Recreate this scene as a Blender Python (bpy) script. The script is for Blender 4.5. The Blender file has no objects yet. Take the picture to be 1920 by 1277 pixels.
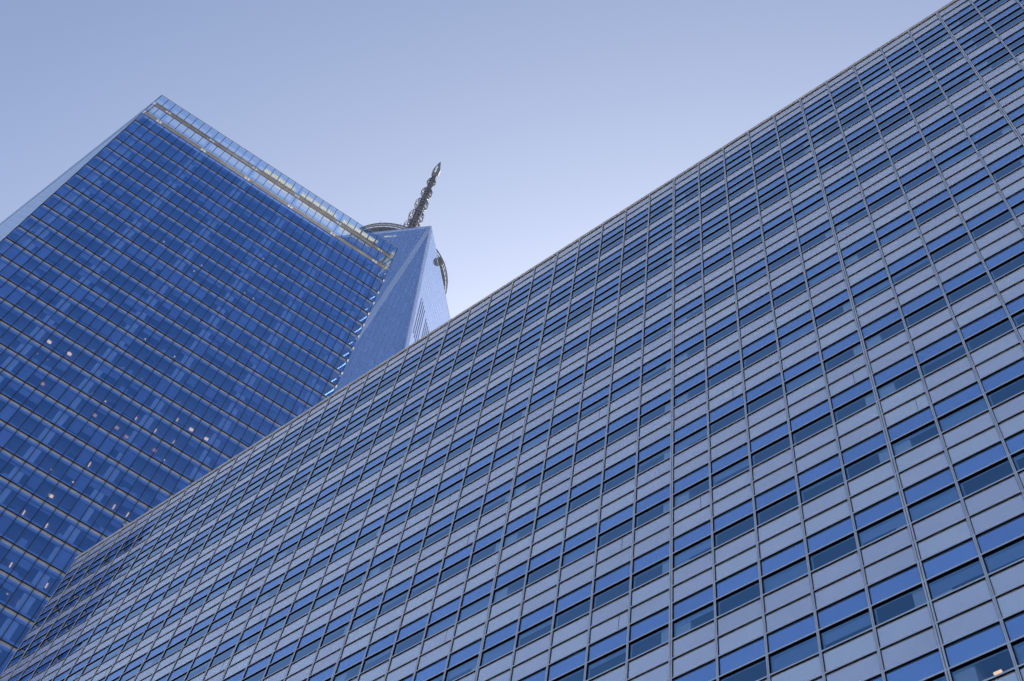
import bpy, math, random
from mathutils import Vector, Matrix
R = math.radians
random.seed(11)
sc = bpy.context.scene
col = sc.collection

# ------------------------------------------------------------------ camera
EYE = Vector((0.0, 0.0, 1.7))
RT = Vector((0.79430635, 0.59761512, 0.10924095))
UP = Vector((0.48808741, -0.73482039, 0.47096674))
FW = Vector((-0.36172932, 0.32077274, 0.87536092))
cam_d = bpy.data.cameras.new('camera')
cam_d.sensor_fit = 'HORIZONTAL'
cam_d.sensor_width = 36.0
cam_d.lens = 46.696
cam_d.clip_start = 0.5
cam_d.clip_end = 20000
cam = bpy.data.objects.new('camera', cam_d)
col.objects.link(cam)
M = Matrix((RT, UP, -FW)).transposed().to_4x4()
M.translation = EYE
cam.matrix_world = M
sc.camera = cam

# ------------------------------------------------------------------ sky and sun
SUN_AZ, SUN_EL = 120.0, 29.0           # azimuth counted from +X towards +Y
world = bpy.data.worlds.new('World')
sc.world = world
world.use_nodes = True
wn = world.node_tree
wn.nodes.clear()
w_out = wn.nodes.new('ShaderNodeOutputWorld')
w_bg = wn.nodes.new('ShaderNodeBackground')
w_sky = wn.nodes.new('ShaderNodeTexSky')
w_sky.sky_type = 'NISHITA'
w_sky.sun_disc = False
w_sky.sun_elevation = R(SUN_EL)
w_sky.sun_rotation = R(90.0 - SUN_AZ)
w_sky.altitude = 0
w_sky.air_density = 1.0
w_sky.dust_density = 6.0
w_sky.ozone_density = 4.0
w_bg.inputs['Strength'].default_value = 0.085
wn.links.new(w_sky.outputs[0], w_bg.inputs['Color'])
wn.links.new(w_bg.outputs[0], w_out.inputs['Surface'])

sun_d = bpy.data.lights.new('sun', 'SUN')
sun_d.energy = 5.0
sun_d.angle = R(0.5)
sun_d.color = (1.0, 0.93, 0.82)
sun = bpy.data.objects.new('sun', sun_d)
col.objects.link(sun)
sdir = Vector((math.cos(R(SUN_EL)) * math.cos(R(SUN_AZ)), math.cos(R(SUN_EL)) * math.sin(R(SUN_AZ)), math.sin(R(SUN_EL))))
sun.rotation_euler = sdir.to_track_quat('Z', 'Y').to_euler()

sc.view_settings.view_transform = 'Standard'
sc.view_settings.look = 'None'
sc.view_settings.exposure = 1.5
sc.view_settings.gamma = 1.0
sc.render.engine = 'CYCLES'
sc.cycles.use_denoising = True
sc.cycles.max_bounces = 10
sc.cycles.transparent_max_bounces = 24
sc.cycles.caustics_reflective = False
sc.cycles.caustics_refractive = False

# ------------------------------------------------------------------ materials
def new_mat(name):
    m = bpy.data.materials.new(name)
    m.use_nodes = True
    nt = m.node_tree
    nt.nodes.clear()
    out = nt.nodes.new('ShaderNodeOutputMaterial')
    return m, nt, out

def solid(name, colr, rough=0.5, ior=1.5, metallic=0.0, vary=0.0, scale=0.6, tone=0.0, tint=None, coat=0.0):
    """Principled surface; vary = cloudy dirt, tone = step per panel from the mesh's own 'tone' attribute."""
    m, nt, out = new_mat(name)
    b = nt.nodes.new('ShaderNodeBsdfPrincipled')
    b.inputs['Roughness'].default_value = rough
    b.inputs['IOR'].default_value = ior
    b.inputs['Metallic'].default_value = metallic
    if coat > 0:
        b.inputs['Coat Weight'].default_value = 1.0
        b.inputs['Coat IOR'].default_value = coat
        b.inputs['Coat Roughness'].default_value = 0.02
    if tint is not None:
        b.inputs['Specular Tint'].default_value = (*tint, 1)
    b.inputs['Base Color'].default_value = (*colr, 1)
    src = None
    if vary > 0:
        tc = nt.nodes.new('ShaderNodeTexCoord')
        nz = nt.nodes.new('ShaderNodeTexNoise')
        nz.inputs['Scale'].default_value = scale
        nz.inputs['Detail'].default_value = 5
        nt.links.new(tc.outputs['Object'], nz.inputs['Vector'])
        mr = nt.nodes.new('ShaderNodeMapRange')
        mr.inputs['From Min'].default_value = 0.3
        mr.inputs['From Max'].default_value = 0.7
        mr.inputs['To Min'].default_value = 1 - vary
        mr.inputs['To Max'].default_value = 1 + vary
        nt.links.new(nz.outputs['Fac'], mr.inputs['Value'])
        src = mr.outputs[0]
    if tone > 0:
        at = nt.nodes.new('ShaderNodeAttribute')
        at.attribute_name = 'tone'
        mr2 = nt.nodes.new('ShaderNodeMapRange')
        mr2.inputs['To Min'].default_value = 1 - tone
        mr2.inputs['To Max'].default_value = 1 + tone
        nt.links.new(at.outputs['Fac'], mr2.inputs['Value'])
        if src is None:
            src = mr2.outputs[0]
        else:
            mu = nt.nodes.new('ShaderNodeMath')
            mu.operation = 'MULTIPLY'
            nt.links.new(src, mu.inputs[0])
            nt.links.new(mr2.outputs[0], mu.inputs[1])
            src = mu.outputs[0]
    if src is not None:
        vm = nt.nodes.new('ShaderNodeVectorMath')
        vm.operation = 'SCALE'
        vm.inputs[0].default_value = colr
        nt.links.new(src, vm.inputs['Scale'])
        nt.links.new(vm.outputs[0], b.inputs['Base Color'])
    nt.links.new(b.outputs[0], out.inputs['Surface'])
    return m

def glass(name, tint, refl, layers=4, gmin=0.45, gmax=0.85, rough=0.0, gain=1.0):
    """Coated double glazing: mirror of several glass faces, R = N F / (1 + (N - 1) F), over a tinted see-through body."""
    m, nt, out = new_mat(name)
    def math_(op, a, b):
        n = nt.nodes.new('ShaderNodeMath')
        n.operation = op
        for k, x in enumerate((a, b)):
            if isinstance(x, (int, float)):
                n.inputs[k].default_value = x
            else:
                nt.links.new(x, n.inputs[k])
        return n.outputs[0]
    fr = nt.nodes.new('ShaderNodeFresnel')
    fr.inputs['IOR'].default_value = 1.52
    f = fr.outputs[0]
    rf = math_('DIVIDE', math_('MULTIPLY', f, float(layers)), math_('ADD', math_('MULTIPLY', f, float(layers - 1)), 1.0))
    rf = math_('MINIMUM', math_('MULTIPLY', rf, gain), 1.0)
    tr = nt.nodes.new('ShaderNodeBsdfTransparent')
    tr.inputs['Color'].default_value = (*tint, 1)
    none = nt.nodes.new('ShaderNodeBsdfTransparent')
    none.inputs['Color'].default_value = (0, 0, 0, 1)
    gl = nt.nodes.new('ShaderNodeBsdfGlossy')
    lw = nt.nodes.new('ShaderNodeLayerWeight')
    lw.inputs['Blend'].default_value = 0.5
    gz = nt.nodes.new('ShaderNodeMapRange')
    gz.inputs['From Min'].default_value = gmin
    gz.inputs['From Max'].default_value = gmax
    nt.links.new(lw.outputs['Facing'], gz.inputs['Value'])
    gm = nt.nodes.new('ShaderNodeMix')
    gm.data_type = 'RGBA'
    nt.links.new(gz.outputs[0], gm.inputs['Factor'])
    gm.inputs[6].default_value = (*refl, 1)
    gm.inputs[7].default_value = (0.78, 0.88, 1.0, 1)
    nt.links.new(gm.outputs[2], gl.inputs['Color'])
    gl.inputs['Roughness'].default_value = rough
    mx = nt.nodes.new('ShaderNodeMixShader')
    nt.links.new(rf, mx.inputs[0])
    nt.links.new(none.outputs[0], mx.inputs[1])
    nt.links.new(gl.outputs[0], mx.inputs[2])
    # what is not mirrored passes through (the whole tint at normal incidence, nothing at grazing)
    thru = nt.nodes.new('ShaderNodeMixShader')
    nt.links.new(math_('POWER', rf, 2.0), thru.inputs[0])
    nt.links.new(tr.outputs[0], thru.inputs[1])
    nt.links.new(none.outputs[0], thru.inputs[2])
    ad = nt.nodes.new('ShaderNodeAddShader')
    nt.links.new(mx.outputs[0], ad.inputs[0])
    nt.links.new(thru.outputs[0], ad.inputs[1])
    nt.links.new(ad.outputs[0], out.inputs['Surface'])
    return m

def emitter(name, colr, strength):
    m, nt, out = new_mat(name)
    e = nt.nodes.new('ShaderNodeEmission')
    e.inputs['Color'].default_value = (*colr, 1)
    e.inputs['Strength'].default_value = strength
    nt.links.new(e.outputs[0], out.inputs['Surface'])
    return m

def frosted(name, colr):
    m, nt, out = new_mat(name)
    t = nt.nodes.new('ShaderNodeBsdfTranslucent')
    t.inputs['Color'].default_value = (*colr, 1)
    d = nt.nodes.new('ShaderNodeBsdfDiffuse')
    d.inputs['Color'].default_value = (*colr, 1)
    mx = nt.nodes.new('ShaderNodeMixShader')
    mx.inputs[0].default_value = 0.3
    nt.links.new(t.outputs[0], mx.inputs[1])
    nt.links.new(d.outputs[0], mx.inputs[2])
    nt.links.new(mx.outputs[0], out.inputs['Surface'])
    return m

def grid_glass(name, base, line, ior, rough, du, dv, wu, wv):
    """Blue curtain-wall glass with its joint lines, laid out in metres on the UV map; each pane differs a little."""
    m, nt, out = new_mat(name)
    uv = nt.nodes.new('ShaderNodeUVMap')
    uv.uv_map = 'metres'
    sep = nt.nodes.new('ShaderNodeSeparateXYZ')
    nt.links.new(uv.outputs[0], sep.inputs[0])
    def math_(op, a, bval=None, b=None):
        n = nt.nodes.new('ShaderNodeMath')
        n.operation = op
        nt.links.new(a, n.inputs[0])
        if b is not None:
            nt.links.new(b, n.inputs[1])
        elif bval is not None:
            n.inputs[1].default_value = bval
        return n.outputs[0]
    qu = math_('DIVIDE', sep.outputs[0], du)
    qv = math_('DIVIDE', sep.outputs[1], dv)
    lu = math_('LESS_THAN', math_('FRACT', qu), wu / du)
    lv = math_('LESS_THAN', math_('FRACT', qv), wv / dv)
    ln = math_('MAXIMUM', lu, b=lv)
    comb = nt.nodes.new('ShaderNodeCombineXYZ')
    nt.links.new(math_('FLOOR', qu), comb.inputs[0])
    nt.links.new(math_('FLOOR', qv), comb.inputs[1])
    wnz = nt.nodes.new('ShaderNodeTexWhiteNoise')
    wnz.noise_dimensions = '2D'
    nt.links.new(comb.outputs[0], wnz.inputs['Vector'])
    mr = nt.nodes.new('ShaderNodeMapRange')
    mr.inputs['To Min'].default_value = 0.95
    mr.inputs['To Max'].default_value = 1.05
    nt.links.new(wnz.outputs['Value'], mr.inputs['Value'])
    vm = nt.nodes.new('ShaderNodeVectorMath')
    vm.operation = 'SCALE'
    vm.inputs[0].default_value = base
    nt.links.new(mr.outputs[0], vm.inputs['Scale'])
    mix = nt.nodes.new('ShaderNodeMix')
    mix.data_type = 'RGBA'
    nt.links.new(ln, mix.inputs['Factor'])
    nt.links.new(vm.outputs[0], mix.inputs[6])
    mix.inputs[7].default_value = (*line, 1)
    b = nt.nodes.new('ShaderNodeBsdfPrincipled')
    b.inputs['IOR'].default_value = ior
    b.inputs['Metallic'].default_value = 0.9
    nt.links.new(mix.outputs[2], b.inputs['Base Color'])
    rr = nt.nodes.new('ShaderNodeMapRange')
    rr.inputs['To Min'].default_value = rough
    rr.inputs['To Max'].default_value = 0.6
    nt.links.new(ln, rr.inputs['Value'])
    nt.links.new(rr.outputs[0], b.inputs['Roughness'])
    sp = nt.nodes.new('ShaderNodeMapRange')
    sp.inputs['To Min'].default_value = 0.5
    sp.inputs['To Max'].default_value = 0.1
    nt.links.new(ln, sp.inputs['Value'])
    nt.links.new(sp.outputs[0], b.inputs['Specular IOR Level'])
    nt.links.new(b.outputs[0], out.inputs['Surface'])
    return m

MAT = dict(
    paving=solid('pale_paving', (0.46, 0.45, 0.44), 0.9, vary=0.12, scale=0.3),
    grey_panel=solid('grey_spandrel_glass', (1.0, 0.96, 1.0), 0.18, 1.7, 0.74, vary=0.05, scale=0.35, tone=0.06),
    blue_panel=solid('blue_spandrel_glass', (0.36, 0.56, 0.94), 0.12, 1.8, 0.80, vary=0.03, scale=0.35, tone=0.05),
    alu=solid('pale_aluminium', (0.95, 0.86, 0.82), 0.38, 1.5, 0.88, vary=0.05, scale=1.5),
    coping=solid('coping_metal', (0.85, 0.87, 0.92), 0.35, 1.5, 0.5),
    gasket_shade=solid('black_gasket_shade', (0.003, 0.003, 0.006), 0.9, 1.15),  # black of the joints, and of the shade painted under the rails
    office_glass=glass('office_window_glass', (0.66, 0.80, 0.98), (0.40, 0.70, 1.0), 6, .45, .8, gain=1.15),
    lining=solid('window_lining', (0.55, 0.62, 0.66), 0.5),
    blind=solid('roller_blind', (0.46, 0.57, 0.76), 0.9, vary=0.04, scale=2.0, tone=0.12),
    plaster=solid('plaster', (0.86, 0.86, 0.84), 0.9, vary=0.03),
    slab=solid('slab', (0.22, 0.25, 0.30), 0.9, vary=0.05),
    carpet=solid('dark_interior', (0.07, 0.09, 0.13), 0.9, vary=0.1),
    roof=solid('roof_gravel', (0.3, 0.3, 0.29), 0.95, vary=0.2, scale=2),
    tower_glass=glass('tower_window_glass', (0.50, 0.66, 1.0), (0.27, 0.52, 1.0), 5, .72, .97, gain=1.75),
    corner_glass=glass('corner_window_glass', (0.64, 0.77, 0.96), (0.30, 0.54, 1.0), 5, .72, .97, gain=1.35),
    screen_glass=glass('screen_glass', (0.66, 0.75, 0.85), (0.6, 0.76, 0.96), 2, .72, .97),
    tower_band=solid('tower_steel_band', (0.43, 0.43, 0.46), 0.4, 1.5, 0.3, vary=0.06),
    tower_line=solid('tower_dark_frame', (0.005, 0.007, 0.016), 0.8),
    tower_beam=solid('tower_grey_beam', (0.36, 0.32, 0.29), 0.6, vary=0.12, scale=1.0),
    tower_bracket=solid('tower_bracket', (0.88, 0.86, 0.86), 0.5, vary=0.05),
    tower_ceiling=solid('tower_ceiling', (0.75, 0.78, 0.82), 0.9, vary=0.03),
    tower_sill=solid('tower_sill', (0.55, 0.58, 0.70), 0.6),
    tower_blind=solid('tower_blind', (0.38, 0.42, 0.52), 0.9, tone=0.25),
    cream=frosted('added_glow_screen', (0.64, 0.62, 0.55)),
    lamp=emitter('warm_lamp', (1.0, 0.58, 0.28), 0.5),
    lamp_dim=emitter('dim_warm_lamp', (1.0, 0.45, 0.25), 0.20),
    far_glass=grid_glass('far_tower_glass', (0.43, 0.58, 0.88), (0.24, 0.31, 0.52), 1.8, 0.08, 1.5, 4.0, 0.13, 0.18),
    far_trim=solid('far_tower_steel', (0.56, 0.64, 0.83), 0.30, 1.5, 0.75, vary=0.04, scale=0.05),
    far_dark=solid('far_tower_louvre', (0.07, 0.09, 0.17), 0.6),
    mast=solid('mast_steel', (0.13, 0.14, 0.175), 0.55, 1.5, 0.2, vary=0.15, scale=0.7),
    mast_dark=solid('mast_dark_steel', (0.05, 0.06, 0.09), 0.6),
    mast_white=solid('mast_white_panel', (0.75, 0.75, 0.75), 0.5),
    rim=solid('ring_rim_panel', (0.28, 0.285, 0.30), 0.6, vary=0.1, scale=0.6),
    dish=solid('dish_grey', (0.08, 0.085, 0.09), 0.6, vary=0.1),
)

# ------------------------------------------------------------------ mesh helpers
class MB:
    """Collects shapes; build() links them as ONE mesh object."""
    def __init__(s):
        s.v, s.f, s.m, s.t, s.uv = [], [], [], [], []
    def quad(s, pts, mi=0, tone=0.5, uv=None):
        n = len(s.v)
        s.v += [tuple(p) for p in pts]
        s.f.append(tuple(range(n, n + len(pts))))
        s.m.append(mi)
        s.t.append(tone)
        s.uv.append(uv)
    def hexa(s, c, mi=0, tone=0.5):
        """c: 8 corners, 0-3 bottom ring, 4-7 top ring."""
        n = len(s.v)
        s.v += [tuple(p) for p in c]
        for f in ((3, 2, 1, 0), (4, 5, 6, 7), (0, 1, 5, 4), (1, 2, 6, 5), (2, 3, 7, 6), (3, 0, 4, 7)):
            s.f.append(tuple(n + i for i in f))
            s.m.append(mi)
            s.t.append(tone)
            s.uv.append(None)
    def box(s, F, a0, a1, d0, d1, z0, z1, mi=0, tone=0.5):
        """Box in a facade frame F: a along, d inward (negative = proud), z up."""
        s.hexa([F(a0, d0, z0), F(a1, d0, z0), F(a1, d1, z0), F(a0, d1, z0),
                F(a0, d0, z1), F(a1, d0, z1), F(a1, d1, z1), F(a0, d1, z1)], mi, tone)
    def tube(s, p, q, r0, r1=None, n=8, mi=0, caps=True):
        r1 = r0 if r1 is None else r1
        p, q = Vector(p), Vector(q)
        ax = (q - p).normalized()
        e = ax.orthogonal().normalized()
        g = ax.cross(e)
        b = len(s.v)
        for c, r in ((p, r0), (q, r1)):
            for i in range(n):
                a = 2 * math.pi * i / n
                s.v.append(tuple(c + e * (r * math.cos(a)) + g * (r * math.sin(a))))
        for i in range(n):
            j = (i + 1) % n
            s.f.append((b + i, b + j, b + n + j, b + n + i))
            s.m.append(mi); s.t.append(0.5); s.uv.append(None)
        if caps:
            s.f.append(tuple(b + i for i in reversed(range(n)))); s.m.append(mi); s.t.append(0.5); s.uv.append(None)
            s.f.append(tuple(b + n + i for i in range(n))); s.m.append(mi); s.t.append(0.5); s.uv.append(None)
    def ring(s, poly, o_out, o_in, z0, z1, mi=0):
        """Band round a convex polygon (counter-clockwise), between two outward offsets."""
        A, B = offset(poly, o_out), offset(poly, o_in)
        n = len(poly)
        b = len(s.v)
        for P in (A, B):
            for z in (z0, z1):
                s.v += [(p[0], p[1], z) for p in P]
        for i in range(n):
            j = (i + 1) % n
            for f in ((b + i, b + j, b + n + j, b + n + i),
                      (b + 2 * n + j, b + 2 * n + i, b + 3 * n + i, b + 3 * n + j),
                      (b + j, b + i, b + 2 * n + i, b + 2 * n + j),
                      (b + n + i, b + n + j, b + 3 * n + j, b + 3 * n + i)):
                s.f.append(f); s.m.append(mi); s.t.append(0.5); s.uv.append(None)
    def prism(s, poly, z0, z1, mi=0):
        n = len(poly)
        b = len(s.v)
        s.v += [(p[0], p[1], z0) for p in poly] + [(p[0], p[1], z1) for p in poly]
        fs = [tuple(b + i for i in reversed(range(n))), tuple(b + n + i for i in range(n))]
        fs += [(b + i, b + (i + 1) % n, b + n + (i + 1) % n, b + n + i) for i in range(n)]
        for f in fs:
            s.f.append(f); s.m.append(mi); s.t.append(0.5); s.uv.append(None)
    def lathe(s, c, prof, n=24, mi=0):
        """Profile [(r, z)] turned round the vertical through c."""
        b = len(s.v)
        for r, z in prof:
            for i in range(n):
                a = 2 * math.pi * i / n
                s.v.append((c[0] + r * math.cos(a), c[1] + r * math.sin(a), z))
        for k in range(len(prof) - 1):
            for i in range(n):
                j = (i + 1) % n
                s.f.append((b + k * n + i, b + k * n + j, b + (k + 1) * n + j, b + (k + 1) * n + i))
                s.m.append(mi); s.t.append(0.5); s.uv.append(None)
    def build(s, name, mats, parent=None):
        me = bpy.data.meshes.new(name)
        me.from_pydata(s.v, [], s.f)
        mats = mats if isinstance(mats, (list, tuple)) else [mats]
        for m in mats:
            me.materials.append(MAT[m])
        me.polygons.foreach_set('material_index', s.m)
        at = me.attributes.new('tone', 'FLOAT', 'FACE')
        at.data.foreach_set('value', s.t)
        if any(u is not None for u in s.uv):
            lay = me.uv_layers.new(name='metres')
            for p, u in zip(me.polygons, s.uv):
                if u is not None:
                    for li, c in zip(p.loop_indices, u):
                        lay.data[li].uv = c
        me.update()
        o = bpy.data.objects.new(name, me)
        col.objects.link(o)
        if parent is not None:
            o.parent = parent
            o.matrix_parent_inverse = parent_inv[parent.name] if parent.name in parent_inv else Matrix()
        return o

parent_inv = {}

def offset(poly, d):
    """Offset a counter-clockwise polygon outwards by d (mitred)."""
    n = len(poly)
    out = []
    for i in range(n):
        p0, p1, p2 = Vector(poly[i - 1]), Vector(poly[i]), Vector(poly[(i + 1) % n])
        e1, e2 = (p1 - p0).normalized(), (p2 - p1).normalized()
        n1, n2 = Vector((e1.y, -e1.x)), Vector((e2.y, -e2.x))
        k = d / (1 + n1.dot(n2))
        out.append(tuple(p1 + (n1 + n2) * k))
    return out

def frame(o, t, n):
    """Facade frame: origin o, along t, outward n (2D)."""
    def F(a, d, z):
        return (o[0] + t[0] * a - n[0] * d, o[1] + t[1] * a - n[1] * d, z)
    return F

def thing(name, label, cat, loc):
    o = bpy.data.objects.new(name, None)
    o.empty_display_size = 2
    col.objects.link(o)
    o.location = loc
    o['label'] = label
    o['category'] = cat
    parent_inv[name] = Matrix.Translation(Vector(loc)).inverted()
    return o

SX, SY = 960.0, 638.5
FPX = 46.696 / 36.0 * 1920.0
def project(p):
    v = Vector(p) - EYE
    w = v.dot(FW)
    if w <= 1:
        return None
    return (SX + FPX * v.dot(RT) / w, SY - FPX * v.dot(UP) / w)

def shown_area(pts):
    """Area of a quad in the picture, 0 when its middle is off the frame."""
    q = [project(p) for p in pts]
    if any(c is None for c in q):
        return 0.0
    mx = sum(c[0] for c in q) / len(q)
    my = sum(c[1] for c in q) / len(q)
    if not (0 <= mx <= 1920 and 0 <= my <= 1277):
        return 0.0
    a = 0
    for i in range(len(q)):
        x0, y0 = q[i]
        x1, y1 = q[(i + 1) % len(q)]
        a += x0 * y1 - x1 * y0
    return abs(a) / 2

# ------------------------------------------------------------------ ground
g = MB()
g.quad([(-6000, -6000, 0), (6000, -6000, 0), (6000, 6000, 0), (-6000, 6000, 0)])
ground = g.build('ground', 'paving')
ground['kind'] = 'structure'

# ================================================================== near office block
YF = 26.5
MOD = 1.88932
U0 = -17.8839
ROW = 1.000967
ZT = 83.846
NROWS = 80
xs = [U0 + MOD * i for i in range(22, -22, -1)] + [-59.36, -61.2, -63.05, -64.88, -66.71, -68.55, -70.38, -72.2, -74.05, -75.76]
idx = list(range(22, -32, -1))
XL, XR = xs[-1], xs[0]
NSIDE = 20
rowtype = list('sstwwstwwstwwss')
while len(rowtype) < NROWS:
    rowtype += list('twss')
rowtype = rowtype[:NROWS]
def zrow(j):
    return ZT - ROW * j

office = thing('office_block', 'broad near office block in rows of pale grey panels and blue windows', 'office building', ((XL + XR) / 2, YF + 20, 0))
FR = frame((0, YF), (1, 0), (0, -1))                    # street front, a = world x
FL = frame((XL, YF), (0, 1), (-1, 0))                   # hidden left flank, a runs away from the street

cells = []                                              # (kind, frame, a0, a1, row, area)
for i in range(len(xs) - 1):
    a1, a0 = xs[i], xs[i + 1]
    for j in range(NROWS):
        z1, z0 = zrow(j), zrow(j + 1)
        ar = shown_area([FR(a0, 0, z0), FR(a1, 0, z0), FR(a1, 0, z1), FR(a0, 0, z1)])
        cells.append((rowtype[j], FR, a0, a1, j, ar, idx[i]))
for i in range(NSIDE):
    for j in range(NROWS):
        cells.append((rowtype[j], FL, i * MOD, (i + 1) * MOD, j, 0.0, 99))

G = 0.035                                               # half gap left for the frame
def cell_mesh(mb, c):
    k, F, a0, a1, j, ar, ix = c
    z1, z0 = zrow(j) - G, zrow(j + 1) + G
    b0, b1 = a0 + G, a1 - G
    tone = random.random()
    if k == 's':
        e = [random.uniform(-.004, .004) for _ in range(4)]
        d = 0.0
        mb.hexa([F(b0, d + e[0], z0), F(b1, d + e[1], z0), F(b1, d + .08, z0), F(b0, d + .08, z0),
                 F(b0, d + e[2], z1), F(b1, d + e[3], z1), F(b1, d + .08, z1), F(b0, d + .08, z1)], 0, tone)
        if random.random() < 0.05:                      # an open butt joint in some panels
            x = b0 + (b1 - b0) * random.choice((.62, .7, .74))
            mb.box(F, x, x + .014, -.006, .05, z0 + .02, z1 - .02, 1, tone)
    elif k == 't':
        e = [random.uniform(-.003, .003) for _ in range(4)]
        d = 0.012
        mb.hexa([F(b0, d + e[0], z0), F(b1, d + e[1], z0), F(b1, d + .08, z0), F(b0, d + .08, z0),
                 F(b0, d + e[2], z1), F(b1, d + e[3], z1), F(b1, d + .08, z1), F(b0, d + .08, z1)], 0, tone)
    else:
        e = [random.uniform(-.003, .003) for _ in range(4)]
        d = 0.012
        mb.quad([F(b0, d + e[0], z0), F(b1, d + e[1], z0), F(b1, d + e[2], z1), F(b0, d + e[3], z1)], 0, tone)
        # pale inner lining of the frame, left and top
        mb.box(F, b0 + .07, b0 + .10, d + .05, d + .07, z0, z1 - .09, 1)
        mb.box(F, b0 + .07, b1, d + .05, d + .07, z1 - .09, z1 - .065, 1)

# blinds: one choice per column and storey
blind_of = {}
def blind_for(c):
    k, F, a0, a1, j, ar, ix = c
    jt = j
    while rowtype[jt] != 't':
        jt -= 1
    key = (ix, round(a0, 2), jt)
    if key not in blind_of:
        r = random.random()
        nw = 2 if rowtype[jt + 2] == 'w' else 1
        if r < 0.52 or (ix == 6 and jt == 51):          # the bay with the lit lamp has its blind up
            drop = 0.0
        elif r < 0.70:
            drop = random.uniform(0.12, 0.3)
        elif r < 0.90:
            drop = random.uniform(0.45, 0.8)
        else:
            drop = 1.0
        blind_of[key] = (jt, drop * nw, random.random())
    return key, blind_of[key]

def blind_box(mb, F, a0, a1, j, jt, drop, tone):
    """The stretch of blind seen in window row j."""
    zt = zrow(j) + 0.02 if j > jt + 1 else zrow(j) + 0.35
    lo = zrow(jt + 1) - drop * ROW
    zb = max(lo, zrow(j + 1) - 0.05)
    if zb > zrow(j) - 0.1:
        return False
    mb.box(F, a0 + .09, a1 - .06, .105, .112, zb + .03, zt, 0, tone)
    if zb == lo:
        mb.box(F, a0 + .09, a1 - .06, .098, .12, zb, zb + .03, 0, 1.0)
    return True

for kind, name, mats in (('s', 'spandrel_panel', ['grey_panel', 'gasket_shade']), ('t', 'transom_panel', ['blue_panel', 'gasket_shade']),
                         ('w', 'window', ['office_glass', 'lining'])):
    cs = sorted([c for c in cells if c[0] == kind], key=lambda c: -c[5])
    rest = MB()
    rest_blind = MB()
    for n, c in enumerate(cs):
        own = n < 100
        mb = MB() if own else rest
        cell_mesh(mb, c)
        o = mb.build(name, mats, office) if own else None
        if kind == 'w':
            key, (jt, drop, tone) = blind_for(c)
            bb = MB() if own else rest_blind
            if drop > 0 and blind_box(bb, c[1], c[2], c[3], c[4], jt, drop, tone) and own:
                b = bb.build('blind', 'blind')
                b.parent = o
    o = rest.build(name, mats, office)
    o['kind'] = 'stuff'
    if kind == 'w':
        o = rest_blind.build('blind', 'blind', office)
        o['kind'] = 'stuff'

# transoms (one per row line, running round the corner) and mullions
for j in range(NROWS + 1):
    z = zrow(j)
    mb = MB()
    below = rowtype[j] if j < NROWS else 's'
    h = 0.033
    for F, a0, a1 in ((FR, XL - .05, XR), (FL, .06, NSIDE * MOD)):
        mb.box(F, a0, a1, -.045, .10, z - h, z + h, 0)
        gd = 0.11 if below in 'tw' else 0.10
        mb.box(F, a0 + .004, a1 - .004, -.041, gd, z - h - .029, z - h, 1)  # black gasket strip, also standing in for the rail's shaded underside
    mb.build('rail', ['alu', 'gasket_shade'], office)
def mullion(F, a, ix):
    mb = MB()
    breaks = [j for j in range(1, NROWS) if rowtype[j] == 's' and rowtype[j - 1] == 's']
    ends = [0] + breaks + [NROWS]
    for p, q in zip(ends[:-1], ends[1:]):
        z1, z0 = zrow(p) - (0.02 if p else -0.05), zrow(q) + 0.02
        if ix % 5 == 0:                                 # wide split mullion on the column lines
            mb.box(F, a - .072, a - .013, -.055, .05, z0, z1, 0)
            mb.box(F, a + .013, a + .072, -.055, .05, z0, z1, 0)
            mb.box(F, a - .013, a + .013, -.03, .05, z0, z1, 1)
            w = .072
        else:
            mb.box(F, a - .046, a - .006, -.055, .05, z0, z1, 0)
            mb.box(F, a + .006, a + .046, -.055, .05, z0, z1, 0)
            mb.box(F, a - .006, a + .006, -.03, .05, z0, z1, 1)
            w = .046
        mb.box(F, a - w - .016, a - w, -.030, .09, z0, z1, 1)
        mb.box(F, a + w, a + w + .016, -.030, .09, z0, z1, 1)
    mb.box(F, a - .05, a + .05, -.028, .04, zrow(NROWS), zrow(0), 1)
    mb.build('mullion', ['alu', 'gasket_shade'], office)
for x, ix in zip(xs, idx):
    mullion(FR, x, ix)
for i in range(1, NSIDE + 1):
    mullion(FL, i * MOD, i)

# coping, roof, core, floors, columns
mb = MB()
mb.box(FR, XL - .12, XR, -.12, .5, ZT + .05, ZT + .17, 0)
mb.box(FL, .5, NSIDE * MOD, -.12, .5, ZT + .05, ZT + .17, 0)
mb.build('coping', 'coping', office)
DEPTH = NSIDE * MOD
mb = MB(); mb.box(FR, XL + .4, XR, .6, DEPTH, ZT - 1.0, ZT - .6, 0); mb.build('roof', 'roof', office)
mb = MB()
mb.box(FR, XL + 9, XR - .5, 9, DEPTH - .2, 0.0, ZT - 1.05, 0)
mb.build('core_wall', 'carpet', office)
mb = MB()
mb.box(FR, XR, XR + .3, .15, DEPTH, 0, ZT, 0)
mb.box(FR, XL + .2, XR, DEPTH, DEPTH + .3, 0, ZT, 0)
mb.build('rear_wall', 'grey_panel', office)
mb = MB(); mb.box(FR, XL + .1, XR, .12, DEPTH, 0, zrow(NROWS) - .08, 0); mb.build('base_wall', 'slab', office)
for j in range(NROWS):
    if rowtype[j] == 't':
        mb = MB()
        mb.box(FR, XL + .16, XR - .01, .16, 8.98, zrow(j) - .05, zrow(j) + .5, 0)
        mb.build('floor_slab', 'slab', office)
for x, ix in zip(xs, idx):
    if ix % 5 == 0 and ix > -30:
        mb = MB()
        mb.box(FR, x - .52, x + .74, .13, 1.2, 0, ZT - 1.1, 0)
        mb.build('column', 'plaster', office)
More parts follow.
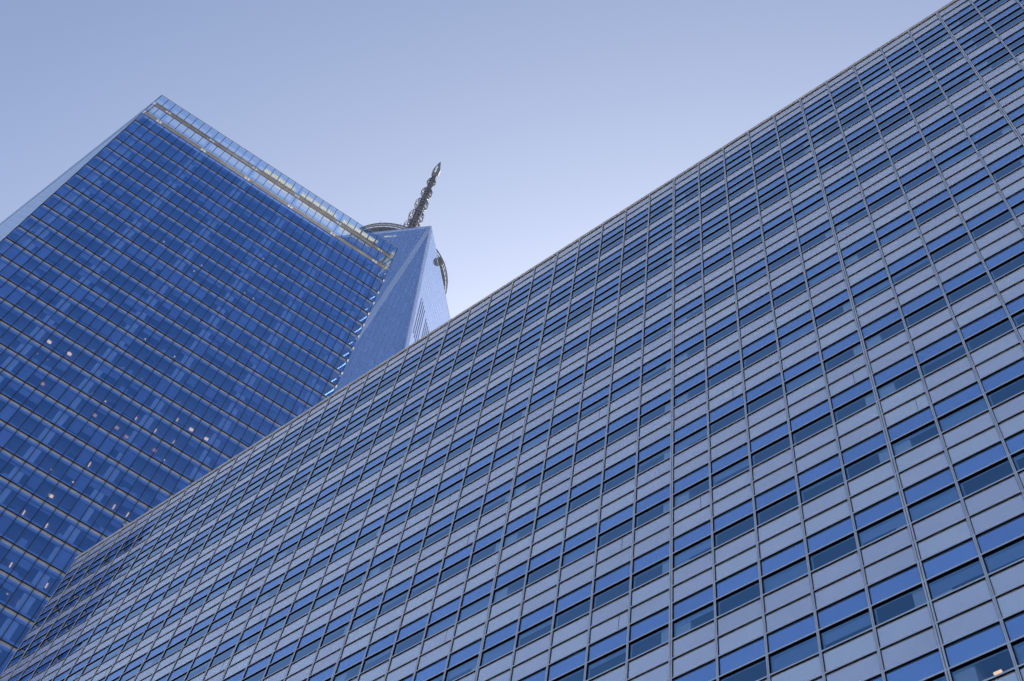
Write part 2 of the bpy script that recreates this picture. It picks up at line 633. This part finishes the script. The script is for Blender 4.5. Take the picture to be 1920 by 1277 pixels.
# small things on the roof edge and one lit lamp behind a low window
mb = MB()
mb.box(FR, -71.35, -70.75, .9, 1.6, ZT - .6, ZT + 1.0, 0)
mb.tube(FR(-71.05, 1.2, ZT + .9), FR(-71.05, .1, ZT + 1.5), .09)
mb.build('roof_davit', 'tower_beam', office)
mb = MB()
mb.box(FR, -7.32, -7.08, .42, .50, 31.385, 31.47, 0)
mb.box(FR, -7.215, -7.185, .44, .48, 31.47, zrow(51) - .051, 1)
mb.build('ceiling_light', ['lamp', 'gasket_shade'], office)

# ================================================================== glass tower on the left
TA = Vector((-115.6655, 6.5646))
TT = Vector((0.32696877, 0.94503515))
TN = Vector((0.94503515, -0.32696877))
TL = 50.89
NB = 34
BAY = TL / NB
TW = 60.0
TB = TA + TT * TL
TC = TB + Vector((-TW, 0))
TD = TA + Vector((-TW, 0))
poly = [tuple(TA), tuple(TB), tuple(TC), tuple(TD)]     # counter-clockwise
tower = thing('glass_tower', 'tall deep blue glass tower with grey floor bands and an open glazed roof screen', 'skyscraper', ((TA.x + TC.x) / 2, (TA.y + TC.y) / 2, 0))
FF = frame(TA, TT, TN)
FLs = frame(TA, (-1, 0), (0, -1))
FRt = frame(TB, (-1, 0), (0, 1))
FBk = frame(TD, TT, -TN)
Z0 = 121.39
PITCH = 4.11
KLO, KHI = -28, 21
levels = [Z0 + PITCH * k for k in range(KLO, KHI + 1)] + [212.6]      # underside of the glass above each band
P3 = (212.6, 216.2)
P2 = (217.8, 221.2)
P1 = (222.6, 226.2)
GAP = 0.58

def hidden_by_office(p):
    d = Vector(p) - EYE
    if d.y <= 0:
        return False
    s = (YF - EYE.y) / d.y
    h = EYE + d * s
    return s < 1 and XL < h.x < XR and h.z < ZT

wins = []
for F, n, fid in ((FF, NB, 0), (FLs, 40, 1), (FRt, 40, 2), (FBk, NB, 3)):
    L = TL if n == NB else TW
    for b in range(n):
        a0, a1 = b * L / n, (b + 1) * L / n
        for li in range(len(levels)):
            z0 = levels[li]
            z1 = (levels[li + 1] - GAP) if li + 1 < len(levels) else P3[1]
            pts = [F(a0, 0, z0), F(a1, 0, z0), F(a1, 0, z1), F(a0, 0, z1)]
            ar = 0.0
            if fid == 0 and not hidden_by_office(F((a0 + a1) / 2, 0, (z0 + z1) / 2)):
                ar = shown_area(pts)
            wins.append((ar, F, a0, a1, z0, z1, fid, b, li))
wins.sort(key=lambda w: -w[0])
rest, rest_b = MB(), MB()
seg_blind = {}
for n, (ar, F, a0, a1, z0, z1, fid, b, li) in enumerate(wins):
    own = n < 100
    mb = MB() if own else rest
    e = [random.uniform(-.003, .003) if fid == 0 else 0.0 for _ in range(4)]
    mb.quad([F(a0 + .03, e[0], z0), F(a1 - .03, e[1], z0), F(a1 - .03, e[2], z1), F(a0 + .03, e[3], z1)],
            1 if (fid == 2 and b < 3) or (fid == 0 and b == NB - 1) else 0, random.random())
    o = mb.build('window', ['tower_glass', 'corner_glass'], tower) if own else None
    # blinds hang the same way along a stretch of bays
    key = (fid, li, (b + li * 3) // random.choice((2, 3)))
    if key not in seg_blind:
        r = random.random()
        seg_blind[key] = 0 if r < .58 else (random.uniform(.15, .5) if r < .86 else random.uniform(.6, .95))
    dr = seg_blind[key]
    if dr > 0:
        bb = MB() if own else rest_b
        bb.box(F, a0 + .04, a1 - .04, .32, .34, z1 - .2 - (z1 - z0 - .3) * dr, z1 - .2, 0, random.random())
        if own:
            q = bb.build('blind', 'tower_blind')
            q.parent = o
o = rest.build('window', ['tower_glass', 'corner_glass'], tower); o['kind'] = 'stuff'
o = rest_b.build('blind', 'tower_blind', tower); o['kind'] = 'stuff'

for li, z in enumerate(levels):
    mb = MB()
    mb.ring(poly, -.17, -.30, z - .95, z - .001, 0)            # recessed steel band
    mb.build('floor_band', 'tower_band', tower)
    mb = MB()
    mb.ring(poly, .004, -.17, z, z + .03, 0)             # underside of the glazing above, its shade put into the dark colour
    mb.build('soffit_strip', 'tower_line', tower)
    mb = MB()
    mb.prism(offset(poly, -.302), z - .62, z + .02, 0)
    mb.build('floor_slab', 'tower_ceiling', tower)
    mb = MB()
    mb.tube((TB.x, TB.y, z - .60), (TB.x, TB.y, z + .03), .13, n=10)  # rounded nose added at the band end to catch a sun highlight
    mb.build('highlight_nose', 'tower_bracket', tower)
    mb = MB()
    mb.ring(poly, -.16, -.22, z + .06, z + .50, 0)
    mb.build('sill_panel', 'tower_sill', tower)
mb = MB()
mb.prism(offset(poly, -9.0), 0, 215.0, 0)
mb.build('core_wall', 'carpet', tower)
mb = MB(); mb.prism(offset(poly, -.7), 216.3, 216.8, 0); mb.build('roof', 'roof', tower)
mb = MB(); mb.prism(offset(poly, -.02), 0, levels[0] - .96, 0); mb.build('base_wall', 'tower_band', tower)

def tower_mullion(F, a, out=.06):
    mb = MB()
    for z0, z1 in ((levels[0], P3[1]), P2, P1):
        mb.box(F, a - .045, a + .045, -out, .02, z0, z1, 0)
    for z in levels[1:]:
        mb.box(F, a - .025, a + .025, .02, .1695, z - .56, z + .0, 1)
    mb.build('mullion', ['tower_line', 'tower_band'], tower)
for b in range(0, NB + 1):
    tower_mullion(FF, min(max(b * BAY, .05), TL - .05))
for b in range(1, 41):
    tower_mullion(FLs, b * 1.5 - .01, -.006)
rest = MB()
for F, n, L in ((FRt, 40, TW), (FBk, NB, TL)):
    for b in range(1, n):
        for z0, z1 in ((levels[0], P3[1]), P2, P1):
            rest.box(F, b * L / n - .03, b * L / n + .03, -.06, .02, z0, z1, 0)
o = rest.build('mullion', 'tower_line', tower); o['kind'] = 'stuff'
# interior columns on every sixth mullion
for k in range(6):
    a = 3.0 + 9.0 * k
    mb = MB()
    mb.box(FF, a - .68, a + .68, .36, 1.5, 0, P3[1], 0)
    mb.build('column', 'plaster', tower)

# low cabinets and partitions standing behind the tower's glass, storey by storey
for li in range(18, len(levels) - 1):
    mb = MB()
    a = random.uniform(0, 3)
    while a < TL - 4:
        w = random.uniform(.5, 2.6)
        d = random.uniform(.45, .8)
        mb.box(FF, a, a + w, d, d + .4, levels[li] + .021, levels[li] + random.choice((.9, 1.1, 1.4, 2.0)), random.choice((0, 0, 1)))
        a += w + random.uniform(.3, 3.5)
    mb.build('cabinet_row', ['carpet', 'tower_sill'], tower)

# roof screen: two tiers of open glazing with channels between
for nm, (z0, z1), lo, hi in (('roof_screen', P1, .46, .97), ('roof_screen', P2, .04, .34)):
    for F, n, L, fid in ((FF, NB, TL, 0), (FLs, 40, TW, 1), (FRt, 40, TW, 2), (FBk, NB, TL, 3)):
        mb = MB()
        for b in range(n):
            a0, a1 = b * L / n, (b + 1) * L / n
            mb.quad([F(a0 + .03, 0, z0), F(a1 - .03, 0, z0), F(a1 - .03, 0, z1), F(a0 + .03, 0, z1)], 0)
            h = z1 - z0
            if fid == 0:
                six = (b + 4) % 6
                i0 = .55 if six == 0 else .10
                i1 = .55 if six == 5 else .10
                mb.quad([F(a0 + .05, .16, z0 + h * lo), F(a1 - .05, .16, z0 + h * lo), F(a1 - .05, .16, z0 + h * hi), F(a0 + .05, .16, z0 + h * hi)], 0)
                if six in (0, 5):
                    e0, e1 = (a0 + .05, a0 + .55) if six == 0 else (a1 - .55, a1 - .05)
                    l2, h2 = (.03, lo) if z0 == P1[0] else (hi, .97)
                    mb.quad([F(e0, .16, z0 + h * l2), F(e1, .16, z0 + h * l2), F(e1, .16, z0 + h * h2), F(e0, .16, z0 + h * h2)], 0)
        mb.build(nm, 'screen_glass', tower)
for z in (P1[1], P1[0] - .05, P2[1], P2[0] - .05, P3[1]):
    mb = MB(); mb.ring(poly, .006, -.05, z, z + .06, 0); mb.build('screen_rail', 'tower_line', tower)
mb = MB(); mb.ring(poly, .008, -.08, P1[1] + .062, P1[1] + .12, 0); mb.build('coping', 'coping', tower)
for z0, z1 in ((222.4, 223.3), (217.25, 218.3)):
    mb = MB(); mb.ring(poly, -.45, -.75, z0, z1, 0); mb.build('roof_beam', 'tower_beam', tower)
    for k in range(6):
        a = 3.0 + 9.0 * k
        for s in (-1, 1):
            mb = MB()
            mb.box(FF, a + s * .28 - .2, a + s * .28 + .2, .36, .449, z0 - .05, z1 - .25, 0)
            mb.build('bracket', 'tower_bracket', tower)
full = [15, 16, 17, 18, 20, 21, 22, 23, 24, 26, 27, 28, 29, 30]
part = [19, 25, 31]
for b in full + part:  # translucent panels added to glow as the screen's sunlit patches
    a0, a1 = b * BAY + .12, (b + 1) * BAY - .12
    if b in (20, 26):
        a0 += .25
    if b in part:
        a1 = a0 + .4
    mb = MB()
    mb.box(FF, a0, a1, .19, .21, P1[0] + .80, P1[0] + 2.25, 0)
    mb.box(FF, a0, a1, .19, .21, P1[0] + .38, P1[0] + .70, 0)
    mb.build('added_glow_screen', 'cream', tower)
    if b >= 16 and b not in part:
        mb = MB(); mb.box(FF, a0, a1, .19, .21, P2[1] - .6, P2[1] - .12, 0); mb.build('added_glow_screen', 'cream', tower)
# translucent panels added on the sunny flank to make the corner sparkle
for b in range(3):
    a0, a1 = b * 1.5 + .12, b * 1.5 + 1.38
    for z0, z1 in ((P1[0] + .3, P1[1] - .5), (P2[0] + .3, P2[1] - .4), (P3[0] + 1.0, P3[1] - .3), (levels[-2] + 1.2, levels[-1] - 1.2)):
        mb = MB(); mb.box(FRt, a0, a1, .26, .29, z0, z1, 0); mb.build('added_glow_screen', 'cream', tower)
# ceiling lamps: (along, depth, storey, kind)
LAMPS = [(16.73,1.73,16,'o'),(23.61,1.73,16,'o'),(23.24,.8,15,'o'),(26.23,.77,15,'o'),(27.72,.77,15,'o'),(31.53,1.81,16,'o'),(33.19,1.81,16,'o'),(32.2,.86,15,'o'),(33.69,.85,15,'o'),(13.64,1.74,7,'L'),(16.64,1.72,7,'L'),(23.41,2.02,10,'o'),(28.18,1.98,10,'o'),(30.56,2.0,10,'o'),(16.48,1.68,5,'D'),(18.15,2.19,5,'D'),(24.09,2.2,6,'o'),(9.84,2.2,8,'d'),(11.29,2.22,8,'d'),(12.76,2.23,8,'d'),(18.78,2.23,8,'d'),(17.27,2.21,8,'d'),(23.28,2.21,8,'d'),(26.24,2.19,8,'d'),(30.72,2.18,8,'d'),(32.22,2.21,8,'d'),(13.6,1.19,6,'d'),(15.08,1.21,6,'d'),(16.55,1.21,6,'d'),(22.11,2.25,6,'d'),(24.06,1.73,5,'D'),(27.28,1.66,5,'D'),(28.91,2.15,5,'D'),(28.6,2.18,6,'B'),(31.59,2.2,6,'B'),(34.41,2.21,6,'B'),(33.25,2.0,7,'B'),(35.52,2.07,7,'L'),(37.91,2.11,7,'L'),(32.87,1.69,5,'D'),(34.58,2.24,5,'o'),(27.08,2.14,3,'B'),(23.74,2.3,2,'o'),(25.51,2.13,1,'L'),(26.67,2.24,2,'o'),(32.38,2.39,2,'B'),(34.28,2.38,2,'B'),(24.1,2.62,0,'B'),(27.07,2.62,0,'B'),(26.35,2.32,-2,'B'),(30.82,2.39,-2,'B'),(27.84,2.42,-3,'B'),(29.34,2.42,-3,'B'),(31.06,1.69,19,'o'),(33.46,1.68,19,'o'),(46.92,1.45,16,'L')]
for a, d, k, w in LAMPS:
    z = Z0 + PITCH * k - .62
    sx, sy = {'o': (.075, .075), 'd': (.06, .06), 'B': (.05, .40), 'L': (.26, .22), 'D': (.24, .22)}[w]
    mb = MB()
    mb.box(FF, a - sx, a + sx, d - sy, d + sy, z - .08, z - .004, 0)
    mb.build('ceiling_light', 'lamp_dim' if w in 'dD' else 'lamp', tower)

# ================================================================== far tapering tower with mast
OC = Vector((-195.92, 109.73))
AZ0 = -17.3404
HT, HB = 417.0, 56.7
RTOP, RBASE = 28.951, 43.1
def polar(az, r, z):
    return Vector((OC.x + r * math.cos(R(az)), OC.y + r * math.sin(R(az)), z))
far = thing('spire_tower', 'distant tapering tower with slanting facets, roof ring and mast above the blue tower', 'skyscraper', (OC.x, OC.y, 0))
tops = [polar(AZ0 + 90 * k, RTOP, HT) for k in range(4)]
bots = [polar(AZ0 + 45 + 90 * k, RBASE, HB) for k in range(4)]
def facet(O, ref, third):
    u = (ref - O).normalized()
    n = u.cross(third - O).normalized()
    return u, n.cross(u), n
for k in range(4):
    T, T2, B0, B1 = tops[k], tops[(k + 1) % 4], bots[k], bots[k - 1]
    for tri in ((T, B0, T2), (T, B1, B0)):
        if tri[2] is T2:
            u, v, n = facet(T, T2, B0)
        else:
            u, v, n = facet(B1, B0, T)
        mb = MB()
        o0 = T if tri[2] is T2 else B1
        mb.quad(tri, 0, .5, [((p - o0).dot(u) + 1500, (p - o0).dot(v) + 4000) for p in tri])
        mb.build('glass_facet', 'far_glass', far)
    for Bx in (B0, B1):
        out = Vector((T.x - OC.x, T.y - OC.y, 0)).normalized() * .25
        mid = (polar(AZ0 + 90 * k, 1, 0) - Vector((OC.x, OC.y, 0)))
        d = (Bx - T).normalized()
        # bevelled steel edge strip along the arris
        nrm = Vector((T.x + Bx.x - 2 * OC.x, T.y + Bx.y - 2 * OC.y, 0)).normalized()
        side = d.cross(nrm).normalized()
        p, q = T + d * 1.5, Bx
        hw, th = .72, .32
        c = []
        for e in (p, q):
            c += [e - side * hw - nrm * .3, e + side * hw - nrm * .3, e + side * hw + nrm * th, e - side * hw + nrm * th]
        mb = MB(); mb.hexa(c); mb.build('edge_trim', 'far_trim', far)
# parapet strip, roof, podium
quad = [tuple(p.xy) for p in tops]
mb = MB(); mb.ring(quad, .12, -.3, HT - .9, HT + .5, 0); mb.build('parapet', 'far_trim', far)
mb = MB(); mb.prism(offset(quad, -.32), HT - .6, HT - .2, 0); mb.build('roof', 'roof', far)
sq = [tuple(b.xy) for b in bots]
mb = MB(); mb.prism(sq, 0, HB - .02, 0); mb.build('podium_wall', 'far_trim', far)
# dark louvre slots on the bright facet
u, v, n = facet(tops[0], tops[1], bots[0])
u_, v_, n_ = u, v, n
if v_.z > 0:
    v_ = -v_
nout = n_ if n_.xy.dot((tops[0] + tops[1]).xy - 2 * OC) > 0 else -n_
for us, v0, v1 in ((7.0, 42.2, 66.4), (8.6, 41.5, 66.4), (10.15, 41.5, 66.4), (11.7, 41.5, 66.4), (14.45, 42, 66.4), (15.9, 42, 66.4), (17.4, 41.7, 66.4), (18.9, 41.4, 66.4)):
    c = []
    for vv in (v1, v0):
        for uu, h in ((us - .2, -.2), (us + .2, -.2), (us + .2, .06), (us - .2, .06)):
            c.append(tops[0] + u_ * uu + v_ * vv + nout * h)
    mb = MB(); mb.hexa(c); mb.build('louvre_slot', 'far_dark', far)
# white boxes in place of bright reflections under the blue facet's roof edge
u, v, n = facet(tops[0], tops[3], bots[3])
if v.z > 0:
    v = -v
nout = n if n.xy.dot((tops[0] + tops[3]).xy - 2 * OC) > 0 else -n
for u0, u1, v0, v1 in ((14.1, 15.5, 4.9, 5.9), (12.75, 13.9, 5.4, 6.1), (11.1, 12.3, 5.5, 6.2)):
    c = []
    for vv in (v1, v0):
        for uu, h in ((u0, -.2), (u1, -.2), (u1, .1), (u0, .1)):
            c.append(tops[0] + u * uu + v * vv + nout * h)
    mb = MB(); mb.hexa(c); mb.build('painted_reflection', 'mast_white', far)

# ring platform on the roof
HR = 423.7
def empty_part(name, parent):
    o = bpy.data.objects.new(name, None)
    col.objects.link(o)
    o.parent = parent
    o.matrix_parent_inverse = parent_inv[parent.name]
    o.location = (OC.x, OC.y, HT)
    parent_inv[name] = Matrix.Translation(Vector((OC.x, OC.y, HT))).inverted()
    return o
ring = empty_part('antenna_ring', far)
mb = MB()
mb.lathe(OC, [(20.85, HR - 1.9), (21.1, HR - 1.9), (21.1, HR - 1.6), (20.85, HR - 1.6), (20.85, HR - 1.9)], 72)
mb.lathe(OC, [(20.8, HR + 0.1), (21.15, HR + 0.1), (21.15, HR + .45), (20.8, HR + .45), (20.8, HR + .1)], 72)
for i in range(72):
    p = polar(i * 5, 21.0, HR - 1.7)
    mb.tube(p, (p.x, p.y, HR + .2), .10, n=5)
    if i % 4 == 0:
        mb.tube((p.x, p.y, HR + .3), (p.x, p.y, HR + 2.2), .05, n=4)
mb.build('rim', 'mast', ring)
mb = MB()
for i in range(72):
    if 190 < (i * 5 - AZ0) % 360 < 352:
        a0, a1 = i * 5 + .6, i * 5 + 4.4
        mb.quad([polar(a0, 20.95, HR - 1.55), polar(a1, 20.95, HR - 1.55), polar(a1, 20.95, HR + .05), polar(a0, 20.95, HR + .05)])
mb.build('rim_panel', 'rim', ring)
mb = MB()
mb.lathe(OC, [(17.2, HR - 3.4), (18.6, HR - 3.4), (20.6, HR - 2.0), (20.6, HR - 1.9), (17.2, HR - 1.9), (17.2, HR - 3.4)], 72)
mb.lathe(OC, [(16.0, HT - .5), (16.3, HT - .5), (17.3, HR - 3.2), (17.0, HR - 3.2)], 48)
mb.build('deck', 'mast_dark', ring)
mb = MB()
for i in range(36):
    mb.tube(polar(i * 10, 16.3, HT), polar(i * 10, 20.8, HR - 2.0), .14, n=5)
    mb.tube(polar(i * 10, 16.3, HT + 3), polar(i * 10 + 5, 20.8, HR - 2.0), .09, n=4)
    mb.tube(polar(i * 10 + 5, 18.6, HR - 3.4), polar(i * 10 + 5, 21.0, HR - .6), .09, n=4)
mb.build('strut', 'mast', ring)
# dish at the ring's edge
dp = polar(AZ0 + 26.4, 21.9, 417.3)
mb = MB()
ax = (Vector((0, 0, 60)) - dp).normalized()
e = ax.orthogonal().normalized(); gq = ax.cross(e)
prof = [(0.0, -.55), (.6, -.5), (1.1, -.3), (1.45, .05), (1.55, .2), (1.4, .32), (.9, .45), (0.0, .5)]
b = len(mb.v)
for r, h in prof:
    for i in range(20):
        a = 2 * math.pi * i / 20
        mb.v.append(tuple(dp + ax * h + e * (r * math.cos(a)) + gq * (r * math.sin(a))))
for k in range(len(prof) - 1):
    for i in range(20):
        j = (i + 1) % 20
        mb.f.append((b + k * 20 + i, b + k * 20 + j, b + (k + 1) * 20 + j, b + (k + 1) * 20 + i)); mb.m.append(0); mb.t.append(.5); mb.uv.append(None)
mb.tube(dp, polar(AZ0 + 26.4, 18.8, 418.5), .2, n=6)
mb.build('dish_antenna', 'dish', far)

# mast: lattice shaft, five cages, beacon head
mast = empty_part('mast', far)
def rad(z):
    pts = [(417, 1.95), (470, 1.35), (500, 1.1), (524, .85), (530, .8)]
    for (a, ra), (b_, rb) in zip(pts[:-1], pts[1:]):
        if a <= z <= b_:
            return ra + (rb - ra) * (z - a) / (b_ - a)
    return .8
mb = MB()
zz = [417 + i * 2.2 for i in range(49)]
mb.lathe(OC, [(rad(z) * .72, z) for z in zz], 12)
for k in range(8):
    for a, b_ in zip(zz[:-1], zz[1:]):
        mb.tube(polar(k * 45, rad(a), a), polar(k * 45, rad(b_), b_), .11, n=4, caps=False)
        mb.tube(polar(k * 45, rad(a), a), polar(k * 45 + 45, rad(b_), b_), .07, n=3, caps=False)
for z in zz:
    mb.lathe(OC, [(rad(z) * .7, z - .09), (rad(z) + .12, z - .09), (rad(z) + .12, z + .09), (rad(z) * .7, z + .09)], 8)
mb.build('shaft', 'mast', mast)
for zc, rr, hh in ((516.5, 1.75, 2.2), (504.5, 2.25, 2.6), (492.0, 2.65, 2.9), (479.5, 2.95, 3.1), (468.8, 3.15, 3.1), (457.0, 3.2, 3.1)):
    mb = MB()
    N = 10
    for i in range(N):
        a, a2 = i * 36, i * 36 + 36
        for z, r in ((zc - hh, rr * .72), (zc - hh * .45, rr), (zc + hh * .45, rr), (zc + hh, rr * .72)):
            mb.tube(polar(a, r, z), polar(a2, r, z), .12, n=4)
        for (z, r), (z2, r2) in (((zc - hh, rr * .72), (zc - hh * .45, rr)), ((zc - hh * .45, rr), (zc + hh * .45, rr)), ((zc + hh * .45, rr), (zc + hh, rr * .72))):
            mb.tube(polar(a, r, z), polar(a, r2, z2), .13, n=4)
        mb.tube(polar(a, rad(zc), zc - hh), polar(a, rr * .72, zc - hh), .11, n=4)
        mb.tube(polar(a, rad(zc), zc + hh), polar(a, rr * .72, zc + hh), .11, n=4)
        if i % 2 == 0:
            mb.tube(polar(a + 18, rr * .93, zc - .5), polar(a + 18, rr * .93, zc + .5), .34, n=6, mi=1)
        mb.tube(polar(a, rad(zc), zc + hh * .3), polar(a, rr, zc - hh * .45), .09, n=4)
    mb.build('antenna_cage', ['mast', 'mast_dark'], mast)
mb = MB()
mb.lathe(OC, [(.6, 522.8), (1.25, 524.5), (1.6, 527.5), (1.5, 530.5), (1.05, 534.5), (.5, 538.5), (.06, 541.2), (0.0, 541.3)], 8)
for k in range(8):
    mb.tube(polar(k * 45, 1.25, 524.3), polar(k * 45, 1.55, 530.5), .13, n=4)
mb.build('beacon', 'mast', mast)
for k in (0, 2, 4, 6):
    mb = MB()
    a = -44 + k * 45
    c = []
    for z, r in ((525.0, 1.42), (531.5, 1.5)):
        c += [polar(a - 14, r, z), polar(a + 14, r, z), polar(a + 12, r + .18, z), polar(a - 12, r + .18, z)]
    mb.hexa(c)
    mb.build('beacon_panel', 'mast_white', mast)
